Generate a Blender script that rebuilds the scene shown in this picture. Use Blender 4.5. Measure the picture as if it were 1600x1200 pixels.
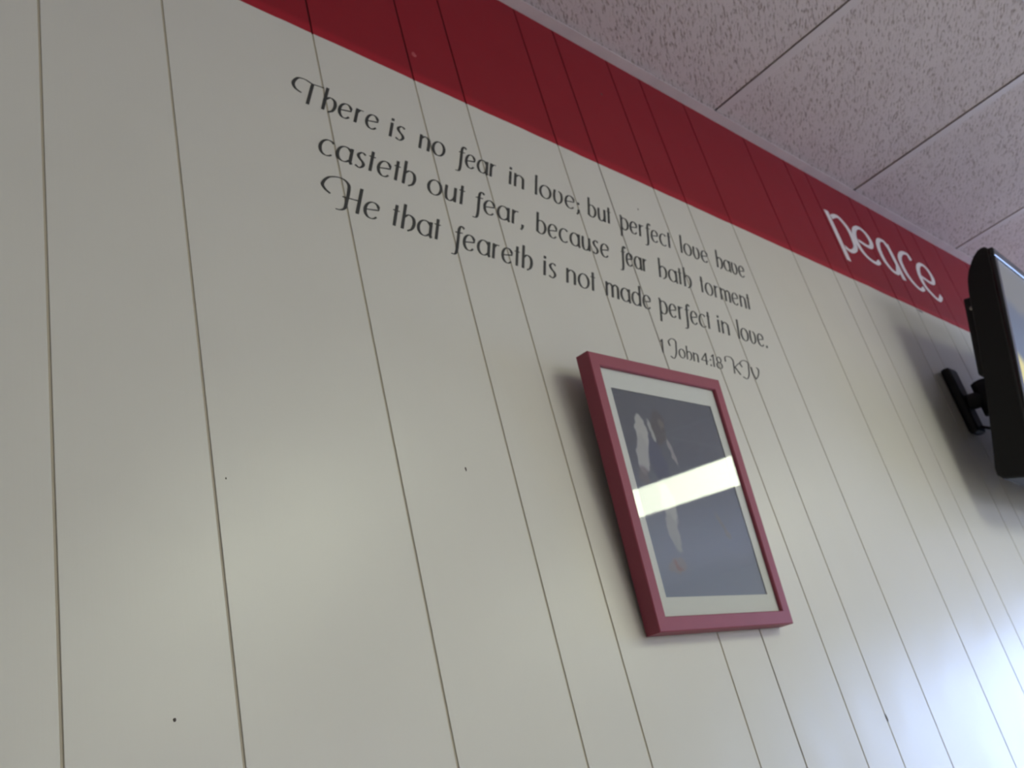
import bpy, bmesh, math, random
from mathutils import Vector, Matrix
random.seed(7)
scene = bpy.context.scene
for o in list(bpy.data.objects):
    bpy.data.objects.remove(o, do_unlink=True)

# ------------------------------------------------------------------ camera
HC = 1.15                      # camera height above the floor
D = 0.7587                     # camera distance from the panelled wall (wall face is y = 0)
cam_data = bpy.data.cameras.new('camera')
cam = bpy.data.objects.new('camera', cam_data)
scene.collection.objects.link(cam)
cam_data.sensor_width = 36.0
cam_data.lens = 35.97
cam_data.clip_start = 0.02
cam_data.clip_end = 100
_r = Vector((0.721877, -0.653147, -0.228675))
_u = Vector((-0.157135, -0.47652, 0.865007))
_f = Vector((0.673945, 0.588496, 0.446622))
m = Matrix((( _r.x, _u.x, -_f.x, 0.0), (_r.y, _u.y, -_f.y, -D), (_r.z, _u.z, -_f.z, HC), (0, 0, 0, 1)))
cam.matrix_world = m
cam_data.dof.use_dof = True          # the photograph is slightly out of focus, more so far away
cam_data.dof.focus_distance = 0.60
cam_data.dof.aperture_fstop = 22.0
scene.camera = cam

# ------------------------------------------------------------------ world, exposure
world = bpy.data.worlds.new('sky')
scene.world = world
world.use_nodes = True
bg = world.node_tree.nodes['Background']
bg.inputs['Color'].default_value = (0.43, 0.58, 1.0, 1)
bg.inputs['Strength'].default_value = 14.5
LAMP = 10.4                    # radiance of the fluorescent diffusers
vs = scene.view_settings
vs.view_transform = 'Standard'
vs.look = 'None'
vs.exposure = 0.08
vs.gamma = 1.0
vs.use_curve_mapping = False

# ------------------------------------------------------------------ helpers
COL = scene.collection

def obj(name, verts, faces, mat, parent=None, smooth=False):
    me = bpy.data.meshes.new(name)
    me.from_pydata([tuple(v) for v in verts], [], faces)
    me.update()
    if smooth:
        for p in me.polygons:
            p.use_smooth = True
    if mat:
        me.materials.append(mat)
    o = bpy.data.objects.new(name, me)
    COL.objects.link(o)
    if parent:
        o.parent = parent
    return o

def bm_obj(name, bm, mat, parent=None, smooth=False):
    bmesh.ops.recalc_face_normals(bm, faces=bm.faces)
    me = bpy.data.meshes.new(name)
    bm.to_mesh(me)
    bm.free()
    if smooth:
        for p in me.polygons:
            p.use_smooth = True
    if mat:
        me.materials.append(mat)
    o = bpy.data.objects.new(name, me)
    COL.objects.link(o)
    if parent:
        o.parent = parent
    return o

def add_box(bm, lo, hi, bevel=0.0, seg=2):
    r = bmesh.ops.create_cube(bm, size=1.0)
    vsx = r['verts']
    for v in vsx:
        v.co = Vector([(lo[i] + hi[i]) / 2 + v.co[i] * (hi[i] - lo[i]) for i in range(3)])
    if bevel > 0:
        es = list({e for v in vsx for e in v.link_edges})
        bmesh.ops.bevel(bm, geom=es, offset=bevel, segments=seg, affect='EDGES', profile=0.6)

def box(name, lo, hi, mat, parent=None, bevel=0.0):
    bm = bmesh.new()
    add_box(bm, lo, hi, bevel)
    return bm_obj(name, bm, mat, parent)

def add_tube(bm, pts, rad, n=12):
    pts = [Vector(p) for p in pts]
    rings = []
    for i, p in enumerate(pts):
        t = (pts[min(i + 1, len(pts) - 1)] - pts[max(i - 1, 0)]).normalized()
        a = t.orthogonal().normalized() if i == 0 else (rings_a - t * rings_a.dot(t)).normalized()
        rings_a = a
        b = t.cross(a)
        rings.append([bm.verts.new(p + (a * math.cos(k * 2 * math.pi / n) + b * math.sin(k * 2 * math.pi / n)) * rad) for k in range(n)])
    for i in range(len(rings) - 1):
        for k in range(n):
            bm.faces.new((rings[i][k], rings[i][(k + 1) % n], rings[i + 1][(k + 1) % n], rings[i + 1][k]))
    bm.faces.new(rings[0][::-1])
    bm.faces.new(rings[-1])

def tube(name, pts, rad, mat, parent=None, n=12):
    bm = bmesh.new()
    add_tube(bm, pts, rad, n)
    return bm_obj(name, bm, mat, parent, True)

def empty(name, loc=(0, 0, 0)):
    o = bpy.data.objects.new(name, None)
    o.empty_display_size = 0.05
    COL.objects.link(o)
    o.location = loc
    return o

def tag(o, label, cat, group=None):
    o['label'] = label
    o['category'] = cat
    if group:
        o['group'] = group
    return o

def struct(o):
    o['kind'] = 'structure'
    return o

# ------------------------------------------------------------------ materials
def new_mat(name):
    mt = bpy.data.materials.new(name)
    mt.use_nodes = True
    nt = mt.node_tree
    return mt, nt, nt.nodes['Principled BSDF']

def N(nt, kind, **kw):
    n = nt.nodes.new(kind)
    for k, v in kw.items():
        setattr(n, k, v)
    return n

def simple(name, col, rough=0.5, spec=0.5, metal=0.0, noise=0.0, nscale=60, bump=0.0):
    mt, nt, b = new_mat(name)
    b.inputs['Roughness'].default_value = rough
    b.inputs['Specular IOR Level'].default_value = spec
    b.inputs['Metallic'].default_value = metal
    tc = N(nt, 'ShaderNodeTexCoord')
    nz = N(nt, 'ShaderNodeTexNoise')
    nz.inputs['Scale'].default_value = nscale
    nz.inputs['Detail'].default_value = 3
    nt.links.new(tc.outputs['Object'], nz.inputs['Vector'])
    mx = N(nt, 'ShaderNodeMix', data_type='RGBA')
    mx.inputs[6].default_value = (*[c * (1 - noise) for c in col], 1)
    mx.inputs[7].default_value = (*[min(1, c * (1 + noise)) for c in col], 1)
    nt.links.new(nz.outputs['Fac'], mx.inputs[0])
    nt.links.new(mx.outputs[2], b.inputs['Base Color'])
    if bump:
        bp = N(nt, 'ShaderNodeBump')
        bp.inputs['Strength'].default_value = bump
        bp.inputs['Distance'].default_value = 0.001
        nt.links.new(nz.outputs['Fac'], bp.inputs['Height'])
        nt.links.new(bp.outputs['Normal'], b.inputs['Normal'])
    return mt

ZL = HC + 1.0810        # lower edge of the red painted band
ZU = HC + 1.4033        # underside of the ceiling grid

def wall_paint(name, cream, red, red_edge, rough, bump=True):
    """cream enamel below ZL, red above; the paint line wanders by a millimetre"""
    mt, nt, b = new_mat(name)
    L = nt.links.new
    geo = N(nt, 'ShaderNodeNewGeometry')
    sep = N(nt, 'ShaderNodeSeparateXYZ')
    L(geo.outputs['Position'], sep.inputs[0])
    wv = N(nt, 'ShaderNodeTexNoise')
    wv.inputs['Scale'].default_value = 9
    wv.inputs['Detail'].default_value = 4
    L(geo.outputs['Position'], wv.inputs['Vector'])
    z1 = N(nt, 'ShaderNodeMath', operation='MULTIPLY_ADD')
    z1.inputs[1].default_value = 0.006
    L(wv.outputs['Fac'], z1.inputs[0])
    L(sep.outputs['Z'], z1.inputs[2])
    z2 = N(nt, 'ShaderNodeMath', operation='SUBTRACT')
    L(z1.outputs[0], z2.inputs[0])
    z2.inputs[1].default_value = ZL + 0.003
    edge = N(nt, 'ShaderNodeMapRange')
    edge.inputs['From Min'].default_value = -0.0008
    edge.inputs['From Max'].default_value = 0.0008
    L(z2.outputs[0], edge.inputs['Value'])
    strip = N(nt, 'ShaderNodeMapRange')
    strip.inputs['From Min'].default_value = 0.012
    strip.inputs['From Max'].default_value = 0.022
    L(z2.outputs[0], strip.inputs['Value'])
    blot = N(nt, 'ShaderNodeTexNoise')
    blot.inputs['Scale'].default_value = 5
    blot.inputs['Detail'].default_value = 5
    L(geo.outputs['Position'], blot.inputs['Vector'])
    rm = N(nt, 'ShaderNodeMix', data_type='RGBA')
    rm.inputs[6].default_value = (*red_edge, 1)
    rm.inputs[7].default_value = (*red, 1)
    L(strip.outputs[0], rm.inputs[0])
    cm = N(nt, 'ShaderNodeMix', data_type='RGBA')
    cm.inputs[6].default_value = (*[c * 0.96 for c in cream], 1)
    cm.inputs[7].default_value = (*[min(1, c * 1.03) for c in cream], 1)
    L(blot.outputs['Fac'], cm.inputs[0])
    fm = N(nt, 'ShaderNodeMix', data_type='RGBA')
    L(edge.outputs[0], fm.inputs[0])
    L(cm.outputs[2], fm.inputs[6])
    L(rm.outputs[2], fm.inputs[7])
    L(fm.outputs[2], b.inputs['Base Color'])
    rr = N(nt, 'ShaderNodeMapRange')
    rr.inputs['To Min'].default_value = rough
    rr.inputs['To Max'].default_value = rough + 0.22
    L(edge.outputs[0], rr.inputs['Value'])
    L(rr.outputs[0], b.inputs['Roughness'])
    sr = N(nt, 'ShaderNodeMapRange')
    sr.inputs['To Min'].default_value = 0.5
    sr.inputs['To Max'].default_value = 0.22
    L(edge.outputs[0], sr.inputs['Value'])
    L(sr.outputs[0], b.inputs['Specular IOR Level'])
    if bump:
        mp = N(nt, 'ShaderNodeMapping')
        mp.inputs['Scale'].default_value = (260, 260, 9)
        L(geo.outputs['Position'], mp.inputs['Vector'])
        g = N(nt, 'ShaderNodeTexNoise')
        g.inputs['Scale'].default_value = 1
        g.inputs['Detail'].default_value = 3
        L(mp.outputs[0], g.inputs['Vector'])
        b1 = N(nt, 'ShaderNodeBump')
        b1.inputs['Strength'].default_value = 0.10
        b1.inputs['Distance'].default_value = 0.0006
        L(g.outputs['Fac'], b1.inputs['Height'])
        w = N(nt, 'ShaderNodeTexNoise')
        w.inputs['Scale'].default_value = 7
        w.inputs['Detail'].default_value = 1
        L(geo.outputs['Position'], w.inputs['Vector'])
        b2 = N(nt, 'ShaderNodeBump')
        b2.inputs['Strength'].default_value = 0.5
        b2.inputs['Distance'].default_value = 0.004
        L(w.outputs['Fac'], b2.inputs['Height'])
        L(b1.outputs['Normal'], b2.inputs['Normal'])
        L(b2.outputs['Normal'], b.inputs['Normal'])
    return mt

M = {}
M['plank'] = wall_paint('panel_enamel', (0.66, 0.645, 0.58), (0.26, 0.008, 0.017), (0.36, 0.012, 0.024), 0.31)
M['groove'] = wall_paint('groove_paint', (0.50, 0.455, 0.35), (0.055, 0.006, 0.008), (0.08, 0.006, 0.008), 0.6, False)
M['seam'] = wall_paint('seam_shadow_board', (0.20, 0.17, 0.12), (0.02, 0.004, 0.005), (0.03, 0.004, 0.005), 0.7, False)
M['cream'] = simple('cream_plaster', (0.55, 0.52, 0.44), 0.6, noise=0.04, nscale=8)
M['floor'] = simple('brown_vinyl_floor', (0.42, 0.37, 0.33), 0.45, noise=0.25, nscale=12)
M['white_metal'] = simple('white_enamel_metal', (0.68, 0.62, 0.63), 0.5, noise=0.05, nscale=30)
M['caulk'] = simple('dirty_white_angle', (0.70, 0.63, 0.64), 0.6, noise=0.18, nscale=14)
M['vinyl'] = simple('charcoal_vinyl', (0.028, 0.03, 0.027), 0.5, noise=0.1)
M['white_vinyl'] = simple('white_vinyl', (0.75, 0.70, 0.70), 0.5, noise=0.04)
M['frame'] = simple('rose_red_frame_paint', (0.285, 0.056, 0.084), 0.5, 0.35, noise=0.08, nscale=25, bump=0.05)
M['mat'] = simple('offwhite_mat_board', (0.74, 0.73, 0.69), 0.8, noise=0.03, nscale=200)
M['backing'] = simple('brown_backing_board', (0.2, 0.14, 0.09), 0.8, noise=0.1)
M['tv'] = simple('black_plastic', (0.004, 0.004, 0.004), 0.5, 0.3, noise=0.2, nscale=300, bump=0.05)
M['gloss'] = simple('gloss_black_plastic', (0.008, 0.008, 0.009), 0.12)
M['steel'] = simple('black_powder_steel', (0.004, 0.004, 0.004), 0.5, 0.3, noise=0.1)
M['screw'] = simple('zinc_screw', (0.35, 0.34, 0.30), 0.4, metal=0.8)
M['mark'] = simple('dark_scuff', (0.10, 0.085, 0.065), 0.7, noise=0.2)
M['redmark'] = simple('pale_red_scuff', (0.40, 0.06, 0.07), 0.6, noise=0.2)
M['chip'] = simple('grey_bare_patch', (0.28, 0.27, 0.27), 0.7, noise=0.2)
M['dark_void'] = simple('plenum_dark', (0.10, 0.085, 0.075), 0.9)
M['alu'] = simple('window_aluminium', (0.35, 0.35, 0.36), 0.35, metal=0.7)

def tile_material():
    mt, nt, b = new_mat('fissured_ceiling_tile')
    L = nt.links.new
    geo = N(nt, 'ShaderNodeNewGeometry')
    mp = N(nt, 'ShaderNodeMapping')
    mp.inputs['Rotation'].default_value = (0, 0, math.radians(-31.4))
    L(geo.outputs['Position'], mp.inputs['Vector'])
    mp2 = N(nt, 'ShaderNodeMapping')
    mp2.inputs['Scale'].default_value = (62, 300, 62)
    L(mp.outputs[0], mp2.inputs['Vector'])
    nz = N(nt, 'ShaderNodeTexNoise')
    nz.inputs['Scale'].default_value = 1
    nz.inputs['Detail'].default_value = 2
    nz.inputs['Roughness'].default_value = 0.6
    L(mp2.outputs[0], nz.inputs['Vector'])
    pit = N(nt, 'ShaderNodeMapRange')
    pit.inputs['From Min'].default_value = 0.52
    pit.inputs['From Max'].default_value = 0.68
    L(nz.outputs['Fac'], pit.inputs['Value'])
    big = N(nt, 'ShaderNodeTexNoise')
    big.inputs['Scale'].default_value = 6
    big.inputs['Detail'].default_value = 4
    L(geo.outputs['Position'], big.inputs['Vector'])
    base = N(nt, 'ShaderNodeMix', data_type='RGBA')
    base.inputs[6].default_value = (0.64, 0.57, 0.575, 1)
    base.inputs[7].default_value = (0.74, 0.675, 0.69, 1)
    L(big.outputs['Fac'], base.inputs[0])
    c = N(nt, 'ShaderNodeMix', data_type='RGBA')
    L(pit.outputs[0], c.inputs[0])
    L(base.outputs[2], c.inputs[6])
    c.inputs[7].default_value = (0.36, 0.30, 0.285, 1)
    L(c.outputs[2], b.inputs['Base Color'])
    b.inputs['Roughness'].default_value = 0.9
    b.inputs['Specular IOR Level'].default_value = 0.2
    bp = N(nt, 'ShaderNodeBump', invert=True)
    bp.inputs['Strength'].default_value = 0.5
    bp.inputs['Distance'].default_value = 0.002
    L(pit.outputs[0], bp.inputs['Height'])
    L(bp.outputs['Normal'], b.inputs['Normal'])
    return mt
M['tile'] = tile_material()

def glass_material(name, tint=(1, 1, 1), rough=0.0, ior=1.5):
    mt, nt, b = new_mat(name)
    nt.nodes.remove(b)
    out = nt.nodes['Material Output']
    fr = N(nt, 'ShaderNodeFresnel')
    gm = N(nt, 'ShaderNodeNewGeometry')
    io = N(nt, 'ShaderNodeMapRange')
    io.inputs['To Min'].default_value = ior
    io.inputs['To Max'].default_value = 1 / ior        # same reflectance on the inner side of the sheet
    nt.links.new(gm.outputs['Backfacing'], io.inputs['Value'])
    nt.links.new(io.outputs[0], fr.inputs['IOR'])
    tr = N(nt, 'ShaderNodeBsdfTransparent')
    tr.inputs['Color'].default_value = (*tint, 1)
    gl = N(nt, 'ShaderNodeBsdfGlossy')
    gl.inputs['Roughness'].default_value = rough
    mx = N(nt, 'ShaderNodeMixShader')
    nt.links.new(fr.outputs[0], mx.inputs[0])
    nt.links.new(tr.outputs[0], mx.inputs[1])
    nt.links.new(gl.outputs[0], mx.inputs[2])
    nt.links.new(mx.outputs[0], out.inputs['Surface'])
    return mt
M['glass'] = glass_material('picture_glass', (0.97, 0.98, 0.98), 0.02, 1.38)
M['pane'] = glass_material('window_glass', (0.95, 0.97, 0.97))
M['fill_pane'] = glass_material('fill_window_glass', (0.70, 0.605, 0.49))   # two faces per sheet; tint sets the colour of the added fill daylight

def emit(name, col, strength):
    mt, nt, b = new_mat(name)
    b.inputs['Base Color'].default_value = (0.8, 0.8, 0.78, 1)
    b.inputs['Roughness'].default_value = 0.5
    b.inputs['Emission Color'].default_value = (*col, 1)
    b.inputs['Emission Strength'].default_value = strength
    return mt
M['lamp'] = emit('fluorescent_diffuser', (0.945, 1.0, 0.77), LAMP)

# ------------------------------------------------------------------ room shell
GX0, PITCH = 1.1300, 0.6096           # ceiling grid: first line and 2 ft pitch
X0, X1 = GX0 - 5 * PITCH, GX0 + 10 * PITCH
ROW0 = 0.59                            # cut tile row along the panelled wall
Y1 = -ROW0 - 3.5 * 2 * PITCH
ROWS = [0.0, -ROW0] + [-ROW0 - k * 2 * PITCH for k in (1, 2, 3)] + [Y1]
ZT = ZU + 0.005                       # tile faces

struct(box('floor', (X0 - .1, Y1 - .1, -0.1), (X1 + .1, 0.1, 0.0), M['floor']))
struct(box('wall_left', (X0 - .12, Y1 - .1, 0), (X0, 0.1, ZU + .2), M['cream']))
FZ0, FZ1, FX0, FX1 = 0.80, 2.05, 0.8, 5.0          # opening added for fill daylight, opposite the panelled wall
bm = bmesh.new()
add_box(bm, (X0, Y1 - .12, 0), (X1, Y1, FZ0))
add_box(bm, (X0, Y1 - .12, FZ1), (X1, Y1, ZU + .2))
add_box(bm, (X0, Y1 - .12, FZ0), (FX0, Y1, FZ1))
add_box(bm, (FX1, Y1 - .12, FZ0), (X1, Y1, FZ1))
struct(bm_obj('wall_front', bm, M['cream']))

# panelled wall: backing board with grooves, planks in front of it
GD = 0.0012                            # groove depth
wall = struct(box('wall_back', (X0, GD, 0), (X1, 0.1, ZU + .2), M['groove']))
known = [0.2992, 0.4404, 0.6579, 0.8311, 0.932, 1.1337, 1.2338, 1.3856, 1.4859, 1.6331, 1.8559, 2.0246, 2.1209, 2.3348]
grooves = list(known)
seq = [0.141, 0.218, 0.173, 0.101, 0.202, 0.100, 0.152, 0.100]
i, x = 7, known[0]
while x - seq[i % 8] > X0 + .03:
    x -= seq[i % 8]
    grooves.insert(0, x)
    i -= 1
i, x = 5, known[-1]
while x + seq[i % 8] < X1 - .03:
    x += seq[i % 8]
    grooves.append(x)
    i += 1
edges = [X0] + grooves + [X1]
SEAM = 1.2338
for a, b in zip(edges[:-1], edges[1:]):
    g, ch, zt = 0.0014, 0.0004, ZU + .02
    a2 = a + (g if a != X0 else 0)
    b2 = b - (g if b != X1 else 0)
    sec = [(a2, GD), (a2, ch), (a2 + ch, 0.0), (b2 - ch, 0.0), (b2, ch), (b2, GD)]
    vs_ = [(sx, sy, 0.0) for sx, sy in sec] + [(sx, sy, zt) for sx, sy in sec]
    fs = [(k, k + 6, (k + 1) % 6 + 6, (k + 1) % 6) for k in range(6)] + [(5, 4, 3, 2, 1, 0), (6, 7, 8, 9, 10, 11)]
    pl = obj('plank', vs_, [f[::-1] for f in fs], M['plank'], wall)
# open joint between two panel sheets
for sx in (SEAM, SEAM + 1.2192, SEAM - 1.2192):
    box('panel_joint', (sx - 0.0012, 0.0009, 0), (sx + 0.0012, 0.0015, ZU + .02), M['seam'], wall)

# end wall with shop windows
WX = X1
wins = [(-2.95, -1.55), (-1.45, -0.10)]
WZ0, WZ1 = 0.75, 2.02
bm = bmesh.new()
add_box(bm, (WX, Y1 - .1, 0), (WX + .12, 0.1, WZ0))
add_box(bm, (WX, Y1 - .1, WZ1), (WX + .12, 0.1, ZU + .2))
ys = [Y1 - .1] + [v for w in wins for v in w] + [0.1]
for k in range(0, len(ys), 2):
    add_box(bm, (WX, ys[k], WZ0), (WX + .12, ys[k + 1], WZ1))
struct(bm_obj('wall_right', bm, M['cream']))
def window(n, base, rz, width, hh, npane, glass='pane'):
    w = struct(empty('window_%d' % n, base))
    w.rotation_euler = (0, 0, rz)
    hw = width / 2
    for lo, hi in (((-.03, -hw, 0), (.03, hw, .05)), ((-.03, -hw, hh - .05), (.03, hw, hh))):
        box('window_frame', lo, hi, M['alu'], w, 0.004)
    for k in range(npane + 1):
        y = -hw + .025 + (width - .05) * k / npane
        box('window_frame', (-.03, y - .025, .05), (.03, y + .025, hh - .05), M['alu'], w, 0.004)
    for k in range(npane):
        ya = -hw + .05 + (width - .05) * k / npane
        box('window_pane', (-.003, ya, .05), (.003, ya + (width - .05) / npane - .05, hh - .05), M[glass], w)
    pd = bpy.data.lights.new('window_portal', 'AREA')
    pd.shape = 'RECTANGLE'
    pd.size, pd.size_y = hh, width
    pd.cycles.is_portal = True
    po = bpy.data.objects.new('window_portal', pd)
    COL.objects.link(po)
    po.location = Vector(base) + Vector((math.cos(rz) * .055, math.sin(rz) * .055, hh / 2))
    po.rotation_euler = (0, math.radians(90), rz)
for n, (ya, yb) in enumerate(wins):
    window(n + 1, (WX + .06, (ya + yb) / 2, WZ0), 0, yb - ya, WZ1 - WZ0, 1)
window(3, ((FX0 + FX1) / 2, Y1 - .06, FZ0), math.radians(-90), FX1 - FX0, FZ1 - FZ0, 3, 'fill_pane')  # unseen window added to give the panelled wall neutral fill daylight

# ------------------------------------------------------------------ ceiling
ceil = struct(box('ceiling', (X0, Y1, ZU + .16), (X1, 0, ZU + .25), M['dark_void']))
FL = 0.012
tile_mesh = {}
lamp_cells = {(6, 2), (10, 2), (6, 3), (10, 3)}   # column from X0, row from the wall: the farther row is added for fill
for c in range(15):
    for r in range(5):
        if (c, r) in lamp_cells:
            continue
        dy = ROWS[r] - ROWS[r + 1]
        key = round(dy, 3)
        if key not in tile_mesh:
            t = box('ceiling_tile', (FL, -dy + FL, 0), (PITCH - FL - 0.0028, -FL, .016), M['tile'], ceil, 0.002)
            tile_mesh[key] = t.data
        else:
            t = bpy.data.objects.new('ceiling_tile', tile_mesh[key])
            COL.objects.link(t)
            t.parent = ceil
        t.location = (X0 + c * PITCH, ROWS[r], ZT + random.uniform(0, .0012))
for c in range(1, 15):
    x = X0 + c * PITCH
    bm = bmesh.new()
    add_box(bm, (x - FL, Y1 + .02, ZU + .0035), (x + FL, -.022, ZU + .005))
    add_box(bm, (x - .001, Y1 + .02, ZU + .005), (x + .001, -.022, ZU + .035))
    bm_obj('grid_bar', bm, M['white_metal'], ceil)
for y in ROWS[1:-1]:
    bm = bmesh.new()
    add_box(bm, (X0 + .02, y - FL, ZU + .0033), (X1 - .02, y + FL, ZU + .0048))
    add_box(bm, (X0 + .02, y - .001, ZU + .0048), (X1 - .02, y + .001, ZU + .035))
    bm_obj('grid_bar', bm, M['white_metal'], ceil)
bm = bmesh.new()
add_box(bm, (X0, -.022, ZU), (X1, 0, ZU + .0016))
add_box(bm, (X0, -.0015, ZU + .0016), (X1, 0, ZU + .022))
struct(bm_obj('trim_1', bm, M['caulk']))

lamp_names = {(6, 2): 'lit ceiling light closest to the camera', (10, 2): 'lit ceiling light mirrored as a bright strip in the picture glass',
              (6, 3): 'added fill ceiling light closest to the middle of the added fill window', (10, 3): 'added fill ceiling light farthest from the verse wall, towards the end windows'}
for (c, r) in sorted(lamp_cells):
    e = empty('ceiling_light', (X0 + (c + .5) * PITCH, ROWS[r] - PITCH, ZT - .0015))
    tag(e, lamp_names[(c, r)], 'light', 'fluorescent ceiling lights')
    hx, hy = PITCH / 2 - .013, PITCH - .013
    bm = bmesh.new()
    for lo, hi in (((-hx, -hy, 0), (-hx + .009, hy, .02)), ((hx - .009, -hy, 0), (hx, hy, .02)),
                   ((-hx + .009, -hy, 0), (hx - .009, -hy + .009, .02)), ((-hx + .009, hy - .009, 0), (hx - .009, hy, .02))):
        add_box(bm, lo, hi)
    bm_obj('door_frame', bm, M['white_metal'], e)
    box('diffuser', (-hx + .009, -hy + .009, .004), (hx - .009, hy - .009, .008), M['lamp'], e)
    box('housing', (-hx, -hy, .02), (hx, hy, .09), M['white_metal'], e)

# ------------------------------------------------------------------ lettering
def arc(cx, cy, rx, ry, a0, a1, n=18):
    return [(cx + rx * math.cos(math.radians(a0 + (a1 - a0) * k / n)), cy + ry * math.sin(math.radians(a0 + (a1 - a0) * k / n))) for k in range(n + 1)]

def spl(pts, n=7):
    out = []
    P = [pts[0]] + list(pts) + [pts[-1]]
    for k in range(1, len(P) - 2):
        for s in range(n):
            t = s / n
            out.append(tuple(0.5 * (2 * P[k][d] + (P[k + 1][d] - P[k - 1][d]) * t + (2 * P[k - 1][d] - 5 * P[k][d] + 4 * P[k + 1][d] - P[k + 2][d]) * t * t
                                    + (3 * P[k][d] - P[k - 1][d] - 3 * P[k + 1][d] + P[k + 2][d]) * t ** 3) for d in (0, 1)))
    out.append(tuple(pts[-1]))
    return out

GL = {   # advance without side bearing, strokes in x-height units
 'a': (0.86, [arc(.42, .5, .40, .5, 35, 320), [(.80, 1.0), (.81, .12), (.90, -.02)]]),
 'b': (0.80, [[(.08, 1.55), (.08, .06)], arc(.38, .48, .40, .50, 140, -140)]),
 'c': (0.74, [arc(.42, .5, .42, .52, 48, 312)]),
 'd': (0.88, [arc(.42, .48, .40, .5, 40, 320), [(.80, 1.55), (.80, .0)]]),
 'e': (0.80, [[(.06, .46), (.76, .62)] + arc(.41, .5, .38, .52, 18, 318)[1:]]),
 'f': (0.42, [spl([(.62, 1.30), (.42, 1.42), (.27, 1.2), (.25, .5), (.24, -.2), (.14, -.52), (-.12, -.56)]), [(.02, .92), (.52, .98)]]),
 'h': (0.78, [[(.08, 1.6), (.08, .0)], spl([(.08, .72), (.36, .98), (.66, .86), (.76, .5), (.66, .14), (.42, -.04)])]),
 'i': (0.16, [[(.08, 1.02), (.08, .0)], [(.09, 1.36), (.085, 1.20)]]),
 'l': (0.16, [[(.08, 1.6), (.08, .0)]]),
 'm': (1.25, [[(.08, 1.04), (.08, .0)], spl([(.08, .75), (.34, .98), (.60, .85), (.64, .6), (.64, .0)]), spl([(.64, .75), (.90, .98), (1.14, .85), (1.18, .6), (1.18, .0)])]),
 'n': (0.78, [[(.08, 1.04), (.08, .0)], spl([(.08, .75), (.36, .98), (.64, .86), (.70, .6), (.70, .0)])]),
 'o': (0.88, [arc(.44, .5, .42, .52, 90, 450, 26)]),
 'p': (0.82, [spl([(-.04, 1.16), (.06, 1.05), (.08, .8), (.08, .2), (.06, -.62)]), arc(.40, .5, .40, .50, 140, -140)]),
 'r': (0.50, [[(.08, 1.02), (.08, .0)], spl([(.08, .72), (.26, .96), (.48, .98)])]),
 's': (0.56, [spl([(.52, .92), (.30, 1.02), (.10, .84), (.18, .62), (.42, .40), (.48, .18), (.28, -.02), (.02, .08)])]),
 't': (0.30, [[(.12, 1.36), (.12, .02)], [(-.08, 1.0), (.32, 1.0)]]),
 'u': (0.80, [spl([(.08, 1.0), (.08, .4), (.16, .08), (.38, -.02), (.62, .16), (.70, .4)]), [(.70, 1.0), (.72, .0)]]),
 'v': (0.76, [spl([(.10, 1.02), (.05, .6), (.10, .2), (.34, -.03), (.62, .18), (.70, .55), (.60, .9), (.40, 1.0)])]),
 ';': (0.14, [[(.10, .72), (.09, .56)], spl([(.12, .14), (.10, -.08), (-.02, -.26)])]),
 ',': (0.14, [spl([(.12, .14), (.10, -.08), (.0, -.24)])]),
 '.': (0.14, [[(.08, .16), (.07, -.02)]]),
 ':': (0.14, [[(.08, .82), (.08, .66)], [(.08, .16), (.08, .0)]]),
 'T': (0.62, [spl([(-.48, .54), (-.87, .68), (-1.07, 1.0), (-.9, 1.44), (-.48, 1.54), (.0, 1.44), (.72, 1.50)]), [(.02, 1.44), (.02, -.06)]]),
 'H': (0.72, [spl([(-.88, .68), (-1.2, .87), (-1.36, 1.17), (-1.1, 1.66), (-.5, 1.84), (-.1, 1.62), (.0, 1.2), (.0, .5), (-.02, .1), (-.21, -.09), (-.47, -.12)]),
              [(-.26, .74), (.62, .80)], [(.64, 1.6), (.64, .0)]]),
 'J': (1.05, [spl([(.05, 1.0), (-.15, 1.5), (.35, 1.95), (.9, 1.8), (.92, 1.2), (.85, .3), (.5, -.35), (.0, -.2)])]),
 'K': (1.25, [spl([(-.55, 1.1), (-.5, 1.7), (.1, 1.85), (.45, 1.5), (.45, .8), (.45, -.1)]), [(1.2, 1.4), (.5, .65)], [(.6, .7), (1.2, -.05)]]),
 'V': (1.05, [spl([(.0, 1.35), (.12, .6), (.42, -.05)]), spl([(.42, -.05), (.8, .5), (.95, 1.25), (.7, 1.5)])]),
 '1': (0.22, [[(.10, 1.5), (.10, .0)], [(-.14, 1.2), (.10, 1.5)]]),
 '4': (0.85, [[(.62, 1.4), (.02, .45)], [(.02, .45), (.85, .45)], [(.62, 1.4), (.62, .0)]]),
 '8': (0.72, [arc(.36, 1.05, .27, .34, 90, 450, 20), arc(.36, .36, .34, .38, 90, 450, 20)]),
}

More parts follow.
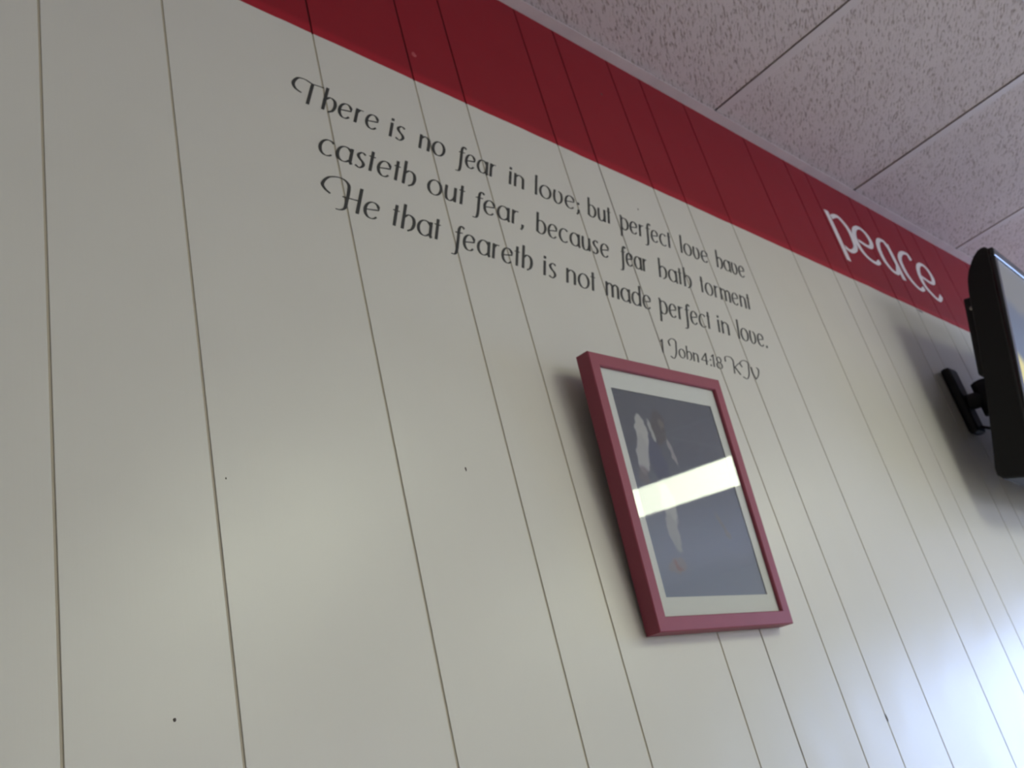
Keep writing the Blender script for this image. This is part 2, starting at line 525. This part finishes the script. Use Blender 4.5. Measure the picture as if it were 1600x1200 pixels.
def ribbon(bm, pts, thin, thick, place, y0, y1):
    """stroke of a broad nib: wide on uprights, thin on horizontals; slightly raised film"""
    q = [pts[0]]
    for p in pts[1:]:
        if math.hypot(p[0] - q[-1][0], p[1] - q[-1][1]) > 1e-4:
            q.append(p)
    rows = []
    for k, p in enumerate(q):
        a, b = q[max(k - 1, 0)], q[min(k + 1, len(q) - 1)]
        tx, tz = b[0] - a[0], b[1] - a[1]
        l = math.hypot(tx, tz) or 1
        tx, tz = tx / l, tz / l
        w = (thin + (thick - thin) * abs(tz) ** 1.6) / 2
        rows.append([place(p[0] - tz * w, p[1] + tx * w), place(p[0] + tz * w, p[1] - tx * w)])
    vv = [[bm.verts.new((r[0][0], y1, r[0][1])), bm.verts.new((r[1][0], y1, r[1][1])),
           bm.verts.new((r[1][0], y0, r[1][1])), bm.verts.new((r[0][0], y0, r[0][1]))] for r in rows]
    for a, b in zip(vv[:-1], vv[1:]):
        for k in range(4):
            bm.faces.new((a[k], a[(k + 1) % 4], b[(k + 1) % 4], b[k]))
    bm.faces.new(vv[0])
    bm.faces.new(vv[-1][::-1])

def set_word(text, x0, x1, base, s, parent, slant=0.36, thin=0.034, thick=0.168, gap=0.24):
    adv, pos = 0.0, []
    for k, ch in enumerate(text):
        pos.append(adv)
        adv += GL[ch][0] + (gap if k < len(text) - 1 else 0)
    kx = (x1 - x0) / adv
    for ch, px in zip(text, pos):
        ox = x0 + px * kx
        bm = bmesh.new()
        for j, st in enumerate(GL[ch][1]):
            # condense the word to its measured length while the stems keep their weight
            st2 = [(p[0] * kx / s, p[1]) for p in st]
            ribbon(bm, st2, thin, thick, lambda u, v: (u * s + slant * v * s, v * s), 0.0, -0.0006 - .00012 * j)
        o = bm_obj('letter', bm, M['vinyl'], parent)
        o.location = (ox - parent.location.x, 0, base - parent.location.z)

verse = empty('verse_lettering', (0.60, 0, HC + .699))
tag(verse, 'charcoal script Bible verse in four lines on the cream plank wall', 'wall lettering')
B1, B2, B3, B4 = HC + .941, HC + .861, HC + .780, HC + .699
S = 0.0275
for t, a, b in (('There', .627, .735), ('is', .755, .780), ('no', .806, .851), ('fear', .877, .950), ('in', .978, 1.009), ('love;', 1.033, 1.132),
                ('but', 1.154, 1.209), ('perfect', 1.235, 1.370), ('love', 1.399, 1.480), ('have', 1.508, 1.598)):
    set_word(t, a, b, B1, S, verse)
for t, a, b in (('casteth', .630, .779), ('out', .802, .866), ('fear,', .887, .981), ('because', 1.009, 1.172), ('fear', 1.202, 1.268), ('hath', 1.300, 1.389), ('torment', 1.418, 1.570)):
    set_word(t, a, b, B2, S, verse)
for t, a, b in (('He', .654, .703), ('that', .725, .801), ('feareth', .827, .972), ('is', .996, 1.022), ('not', 1.044, 1.107), ('made', 1.132, 1.241),
                ('perfect', 1.264, 1.402), ('in', 1.425, 1.458), ('love.', 1.485, 1.576)):
    set_word(t, a, b, B3, S, verse)
for t, a, b in (('1', 1.231, 1.235), ('John', 1.252, 1.326), ('4:18', 1.334, 1.392), ('KJV', 1.416, 1.505)):
    set_word(t, a, b, B4, 0.0170, verse, thin=.05, thick=.17)

peace = empty('word_lettering', (2.14, 0, HC + 1.144))
tag(peace, 'white painted word peace on the red band beside the television', 'wall lettering')
PE = [
 [[(2.144, 1.292), (2.145, 1.239), (2.145, 1.185), (2.144, 1.142)], [(2.158, 1.276), (2.182, 1.287), (2.204, 1.288), (2.229, 1.262), (2.228, 1.222), (2.215, 1.197), (2.183, 1.181), (2.159, 1.186)]],
 [[(2.262, 1.238), (2.305, 1.233), (2.328, 1.240), (2.340, 1.260), (2.329, 1.283), (2.302, 1.290), (2.270, 1.275), (2.250, 1.247), (2.250, 1.213), (2.270, 1.190), (2.308, 1.182), (2.338, 1.196)]],
 [[(2.442, 1.272), (2.429, 1.288), (2.399, 1.281), (2.377, 1.252), (2.374, 1.212), (2.395, 1.187), (2.422, 1.184), (2.444, 1.208)], [(2.444, 1.284), (2.447, 1.238), (2.448, 1.203), (2.450, 1.170)]],
 [[(2.571, 1.268), (2.560, 1.286), (2.522, 1.277), (2.490, 1.248), (2.485, 1.209), (2.503, 1.178), (2.535, 1.163), (2.566, 1.176)]],
 [[(2.592, 1.220), (2.636, 1.213), (2.660, 1.220), (2.673, 1.241), (2.664, 1.265), (2.639, 1.274), (2.605, 1.259), (2.583, 1.228), (2.581, 1.191), (2.603, 1.168), (2.637, 1.156), (2.670, 1.178)]],
]
for strokes in PE:
    ox = strokes[0][0][0]
    bm = bmesh.new()
    for j, st in enumerate(strokes):
        pts = spl([(px - ox, pz - 1.144) for px, pz in st], 8)
        ribbon(bm, pts,   .0095, .0205, lambda u, v: (u, v), 0.0, -0.0006 - .00012 * j)
    o = bm_obj('letter', bm, M['white_vinyl'], peace)
    o.location = (ox - 2.14, 0, 0)

# small marks on the wall
def mark(x, z, rx, rz, mat, n=9, name='nail_head'):
    vs_ = [(x, -.0009, HC + z)] + [(x + rx * random.uniform(.75, 1.15) * math.cos(k * 2 * math.pi / n), 0.0004, HC + z + rz * random.uniform(.75, 1.15) * math.sin(k * 2 * math.pi / n)) for k in range(n)]
    obj(name, vs_, [(0, (k + 1) % n + 1, k + 1) for k in range(n)], mat, wall)
mark(.385, .188, .0022, .0026, M['mark'])
mark(.755, .444, .0020, .0045, M['mark'])
mark(.453, .401, .0012, .0020, M['mark'])
mark(1.309, 1.007, .0022, .0045, M['mark'])
mark(1.326, 1.286, .0040, .0035, M['mark'])
mark(.845, 1.139, .0070, .0085, M['redmark'], name='scuff_mark')
mark(1.488, .121, .0030, .0080, M['mark'], name='paint_chip')
mark(2.452, 1.076, .026, .0050, M['chip'], 14, 'paint_chip')

# ------------------------------------------------------------------ framed picture
FX, FZ, FW, FH, FD, FT, FP = 0.9855, 0.2471, 0.3008, 0.3726, 0.0215, 0.0780, 0.0365
U = Vector((math.cos(FP), 0, math.sin(FP)))
V = Vector((-math.sin(FP) * math.cos(FT), -math.sin(FT), math.cos(FP) * math.cos(FT)))
Nn = U.cross(V)
fr = empty('picture_frame')
fr.matrix_world = Matrix(((U.x, -Nn.x, V.x, FX), (U.y, -Nn.y, V.y, -.002), (U.z, -Nn.z, V.z, HC + FZ), (0, 0, 0, 1)))
tag(fr, 'rose red wooden picture frame with glass, leaning off the plank wall', 'picture')
RW = 0.0185
def rail(p0, p1, q0, q1):
    """mitred rail: outer corners p0, p1 and inner corners q0, q1 in the frame plane"""
    c = 0.0012
    bm = bmesh.new()
    def lerp(a, b, t): return (a[0] + (b[0] - a[0]) * t, a[1] + (b[1] - a[1]) * t)
    rings = []
    for o_, i_ in ((p0, q0), (p1, q1)):
        t = c / RW
        prof = [(o_, 0.0), (o_, -FD + c), (lerp(o_, i_, t), -FD), (lerp(o_, i_, 1 - t), -FD), (i_, -FD + c), (i_, 0.0)]
        rings.append([bm.verts.new((pt[0], y, pt[1])) for pt, y in prof])
    for k in range(6):
        bm.faces.new((rings[0][k], rings[0][(k + 1) % 6], rings[1][(k + 1) % 6], rings[1][k]))
    bm.faces.new(rings[0][::-1])
    bm.faces.new(rings[1])
    return bm_obj('frame_rail', bm, M['frame'], fr)
OC = [(0, 0), (FW, 0), (FW, FH), (0, FH)]
IC = [(RW, RW), (FW - RW, RW), (FW - RW, FH - RW), (RW, FH - RW)]
for k in range(4):
    rail(OC[k], OC[(k + 1) % 4], IC[k], IC[(k + 1) % 4])
PX0, PX1, PZ0, PZ1 = .0365, .2650, .0430, .3265
YM = -FD + .0055                      # mat face
def ring_panel(name, o_, i_, y0, y1, mat):
    bm = bmesh.new()
    add_box(bm, (o_[0], y0, o_[1]), (o_[2], y1, i_[1]))
    add_box(bm, (o_[0], y0, i_[3]), (o_[2], y1, o_[3]))
    add_box(bm, (o_[0], y0, i_[1]), (i_[0], y1, i_[3]))
    add_box(bm, (i_[2], y0, i_[1]), (o_[2], y1, i_[3]))
    return bm_obj(name, bm, mat, fr)
ring_panel('mat_board', (RW - .001, RW - .001, FW - RW + .001, FH - RW + .001), (PX0, PZ0, PX1, PZ1), YM, YM + .0012, M['mat'])
box('glass_pane', (RW - .0005, YM - .0022, RW - .0005), (FW - RW + .0005, YM - .0007, FH - RW + .0005), M['glass'], fr)
box('backing_board', (RW - .001, YM + .0022, RW - .001), (FW - RW + .001, -.002, FH - RW + .001), M['backing'], fr)

def print_material():
    mt, nt, b = new_mat('photographic_print')
    L = nt.links.new
    tc = N(nt, 'ShaderNodeTexCoord')
    base = N(nt, 'ShaderNodeTexNoise')
    base.inputs['Scale'].default_value = 14
    base.inputs['Detail'].default_value = 4
    L(tc.outputs['Object'], base.inputs['Vector'])
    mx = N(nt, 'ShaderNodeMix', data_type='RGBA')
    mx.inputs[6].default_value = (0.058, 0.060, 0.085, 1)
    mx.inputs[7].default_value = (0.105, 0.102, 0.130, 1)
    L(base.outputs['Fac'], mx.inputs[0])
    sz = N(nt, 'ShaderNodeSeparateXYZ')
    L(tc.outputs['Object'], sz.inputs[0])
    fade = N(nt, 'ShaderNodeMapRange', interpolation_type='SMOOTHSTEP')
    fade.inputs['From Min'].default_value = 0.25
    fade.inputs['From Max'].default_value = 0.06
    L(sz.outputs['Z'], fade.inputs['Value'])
    base_ramp = N(nt, 'ShaderNodeMix', data_type='RGBA')           # base colour, paler and bluer towards the bottom
    L(fade.outputs[0], base_ramp.inputs[0])
    L(mx.outputs[2], base_ramp.inputs[6])
    base_ramp.inputs[7].default_value = (0.24, 0.255, 0.335, 1)
    cur = base_ramp.outputs[2]
    # soft blobs: centre u, v, half sizes, angle, colour, strength, softness
    blobs = [
     (.118, .276, .016, .028, -20, (.070, .055, .055), .9, .5),     # head
     (.0985, .228, .018, .040, 12, (.060, .062, .115), .9, .5),     # dark blue garment
     (.079, .266, .0135, .026, -8, (.45, .43, .42), 1.0, .25),      # white sleeve, upper
     (.069, .234, .0125, .030, -14, (.40, .38, .38), 1.0, .3),      # white sleeve, lower
     (.060, .206, .011, .014, -10, (.16, .13, .14), .8, .6),        # hand
     (.1025, .271, .0035, .017, 6, (.36, .35, .34), 1.0, .4),       # pale collar edge
     (.136, .243, .0040, .022, 14, (.30, .27, .27), .9, .5),        # pale edge of the other arm
     (.128, .285, .006, .008, 0, (.15, .115, .11), .8, .7),         # lit cheek
     (.096, .165, .013, .030, 0, (.42, .41, .41), 1.0, .35),        # pale leg
     (.091, .128, .0105, .026, 2, (.36, .35, .36), 1.0, .4),        # pale leg, lower
     (.079, .083, .019, .010, 14, (.28, .25, .27), .95, .5),        # pale shoe
     (.080, .083, .009, .004, -30, (.30, .16, .16), .7, .8),
     (.205, .142, .0035, .018, 26, (.20, .18, .18), .8, .8),        # faint figure behind
     (.214, .128, .0050, .008, 20, (.22, .20, .20), .8, .8),
    ]
    sep = N(nt, 'ShaderNodeSeparateXYZ')
    wob = N(nt, 'ShaderNodeTexNoise')
    wob.inputs['Scale'].default_value = 70
    wob.inputs['Detail'].default_value = 1
    L(tc.outputs['Object'], wob.inputs['Vector'])
    wm = N(nt, 'ShaderNodeVectorMath', operation='MULTIPLY_ADD')
    wm.inputs[1].default_value = (.012, .012, .012)
    L(wob.outputs['Color'], wm.inputs[0])
    off = N(nt, 'ShaderNodeVectorMath', operation='ADD')
    off.inputs[1].default_value = (-.006, 0, -.006)
    L(tc.outputs['Object'], off.inputs[0])
    L(off.outputs[0], wm.inputs[2])
    L(wm.outputs[0], sep.inputs[0])
    cmb = N(nt, 'ShaderNodeCombineXYZ')
    L(sep.outputs['X'], cmb.inputs[0])
    L(sep.outputs['Z'], cmb.inputs[1])
    for (cu, cv, hu, hv, ang, col, strg, soft) in blobs:
        mp = N(nt, 'ShaderNodeMapping', vector_type='TEXTURE')
        mp.inputs['Location'].default_value = (cu, cv, 0)
        mp.inputs['Rotation'].default_value = (0, 0, math.radians(ang))
        mp.inputs['Scale'].default_value = (hu, hv, 1)
        L(cmb.outputs[0], mp.inputs['Vector'])
        ln = N(nt, 'ShaderNodeVectorMath', operation='LENGTH')
        L(mp.outputs[0], ln.inputs[0])
        mr = N(nt, 'ShaderNodeMapRange', interpolation_type='SMOOTHSTEP')
        mr.inputs['From Min'].default_value = 1 - soft * .5
        mr.inputs['From Max'].default_value = 1 + soft * .5
        mr.inputs['To Min'].default_value = strg
        mr.inputs['To Max'].default_value = 0
        L(ln.outputs['Value'], mr.inputs['Value'])
        k = N(nt, 'ShaderNodeMix', data_type='RGBA')
        L(mr.outputs[0], k.inputs[0])
        L(cur, k.inputs[6])
        k.inputs[7].default_value = (*col, 1)
        cur = k.outputs[2]
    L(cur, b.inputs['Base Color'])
    b.inputs['Roughness'].default_value = 0.6
    return mt
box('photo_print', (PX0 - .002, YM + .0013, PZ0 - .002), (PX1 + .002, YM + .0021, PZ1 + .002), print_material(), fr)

# ------------------------------------------------------------------ television on a wall bracket
SW, TI = math.radians(3.5), math.radians(14.09)
TH, TW = 0.507, 0.74
TU = Vector((math.cos(SW), math.sin(SW), 0))
Nh = Vector((math.sin(SW), -math.cos(SW), 0))
TN = Nh * math.cos(TI) - Vector((0, 0, 1)) * math.sin(TI)
TV_ = Vector((0, 0, 1)) * math.cos(TI) + Nh * math.sin(TI)
P = Vector((2.2161, .4954 - D, HC + 1.0159)) + TN * .0055 + TV_ * .005      # upper left front corner
T0 = P - TV_ * TH
tv = empty('television')
tvm = Matrix(((TU.x, -TN.x, TV_.x, T0.x), (TU.y, -TN.y, TV_.y, T0.y), (TU.z, -TN.z, TV_.z, T0.z), (0, 0, 0, 1)))
tv.matrix_world = tvm
tag(tv, 'black flat screen television tilted down on its wall bracket', 'television')
prof = [(.007, -.507), (.007, -.002), (.0145, .0055), (.022, .0055), (.0305, .002), (.040, -.008), (.047, -.0185), (.057, -.038), (.0623, -.056), (.0655, -.085),
        (.066, -.182), (.069, -.277), (.0705, -.31), (.0745, -.364), (.0810, -.455), (.0835, -.480), (.081, -.495), (.070, -.505), (.0316, -.509)]
bm = bmesh.new()
xs = [0.0, .003, TW - .003, TW]
rings = []
cs, cz = .040, -.255
for k, xx in enumerate(xs):
    sc = 0.985 if k in (0, 3) else 1.0
    rings.append([bm.verts.new((xx, cs + (s_ - cs) * (sc - (.06 if k in (0, 3) else 0)), TH + cz + (v_ - cz) * sc)) for s_, v_ in prof])
n = len(prof)
for a, b in zip(rings[:-1], rings[1:]):
    for k in range(n):
        bm.faces.new((a[k], a[(k + 1) % n], b[(k + 1) % n], b[k]))
bm.faces.new(rings[0][::-1])
bm.faces.new(rings[-1])
bm_obj('back_shell', bm, M['tv'], tv)
hz = box('back_housing', (.035, .055, TH - .266), (TW - .035, .0905, TH - .085), M['tv'], tv, 0.006)
tube('seam_rib', [(.0335, .072, TH - .10), (.0335, .072, TH - .255)], .0013, M['tv'], hz, 8)
tube('screw', [(.0345, .075, TH - .113), (.0325, .075, TH - .113)], .0046, M['screw'], hz, 12)
BZ = .021
bm = bmesh.new()
def bez(lo, hi): add_box(bm, lo, hi, .0055, 4)
bez((0, -.003, 0), (TW, .010, BZ + .012))
bez((0, -.003, TH - BZ), (TW, .010, TH))
bez((0, -.003, BZ), (BZ, .010, TH - BZ + .002))
bez((TW - BZ, -.003, BZ), (TW, .010, TH - BZ + .002))
bm_obj('bezel', bm, M['gloss'], tv)
def screen_material():
    mt, nt, b = new_mat('lit_screen')
    L = nt.links.new
    tc = N(nt, 'ShaderNodeTexCoord')
    nz = N(nt, 'ShaderNodeTexNoise')
    nz.inputs['Scale'].default_value = 5
    nz.inputs['Detail'].default_value = 1
    L(tc.outputs['Object'], nz.inputs['Vector'])
    sep = N(nt, 'ShaderNodeSeparateXYZ')
    L(tc.outputs['Object'], sep.inputs[0])
    ad = N(nt, 'ShaderNodeMath', operation='MULTIPLY_ADD')
    ad.inputs[1].default_value = .10
    L(nz.outputs['Fac'], ad.inputs[0])
    L(sep.outputs['Z'], ad.inputs[2])
    cr = N(nt, 'ShaderNodeValToRGB')
    cr.color_ramp.interpolation = 'EASE'
    e = cr.color_ramp.elements
    e[0].position, e[0].color = 0.0, (.20, .28, .42, 1)
    e[1].position, e[1].color = 1.0, (.24, .29, .42, 1)
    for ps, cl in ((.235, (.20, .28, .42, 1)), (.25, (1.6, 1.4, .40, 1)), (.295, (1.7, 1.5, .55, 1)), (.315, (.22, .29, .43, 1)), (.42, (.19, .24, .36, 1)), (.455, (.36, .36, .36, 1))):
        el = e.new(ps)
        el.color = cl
    L(ad.outputs[0], cr.inputs[0])
    L(cr.outputs[0], b.inputs['Emission Color'])
    b.inputs['Emission Strength'].default_value = 0.36
    b.inputs['Base Color'].default_value = (.01, .01, .012, 1)
    b.inputs['Roughness'].default_value = .35
    return mt
box('screen', (BZ - .001, .001, BZ + .010), (TW - BZ + .001, .006, TH - BZ + .001), screen_material(), tv)

mnt = empty('television_bracket', (2.41, 0, HC + .716))
tag(mnt, 'black steel wall bracket and arm behind the television', 'tv bracket')
box('wall_plate', (-.028, -.022, 0), (.028, 0, .172), M['steel'], mnt, 0.009)
bm = bmesh.new()
def w2m(v): return Vector(v) - mnt.location
a0, a1 = w2m((2.415, -.020, HC + .795)), w2m((2.425, -.060, HC + .790))
add_tube(bm, [a0, a1], .020, 14)
bm_obj('arm', bm, M['steel'], mnt, False)
tube('knuckle', [a1 + Vector((0, 0, -.040)), a1 + Vector((0, 0, .040))], .022, M['steel'], mnt, 16)
back = tvm @ Vector((TW * .35, .0915, TH - .20))
tube('tilt_head', [a1, w2m(back)], .018, M['steel'], mnt, 14)
tube('cable', [w2m((2.412, -.02, HC + .730)), w2m((2.415, -.040, HC + .716)), w2m((2.43, -.050, HC + .716)), w2m(tvm @ Vector((TW * .36, .074, TH - .32)))], .0035, M['steel'], mnt, 8)
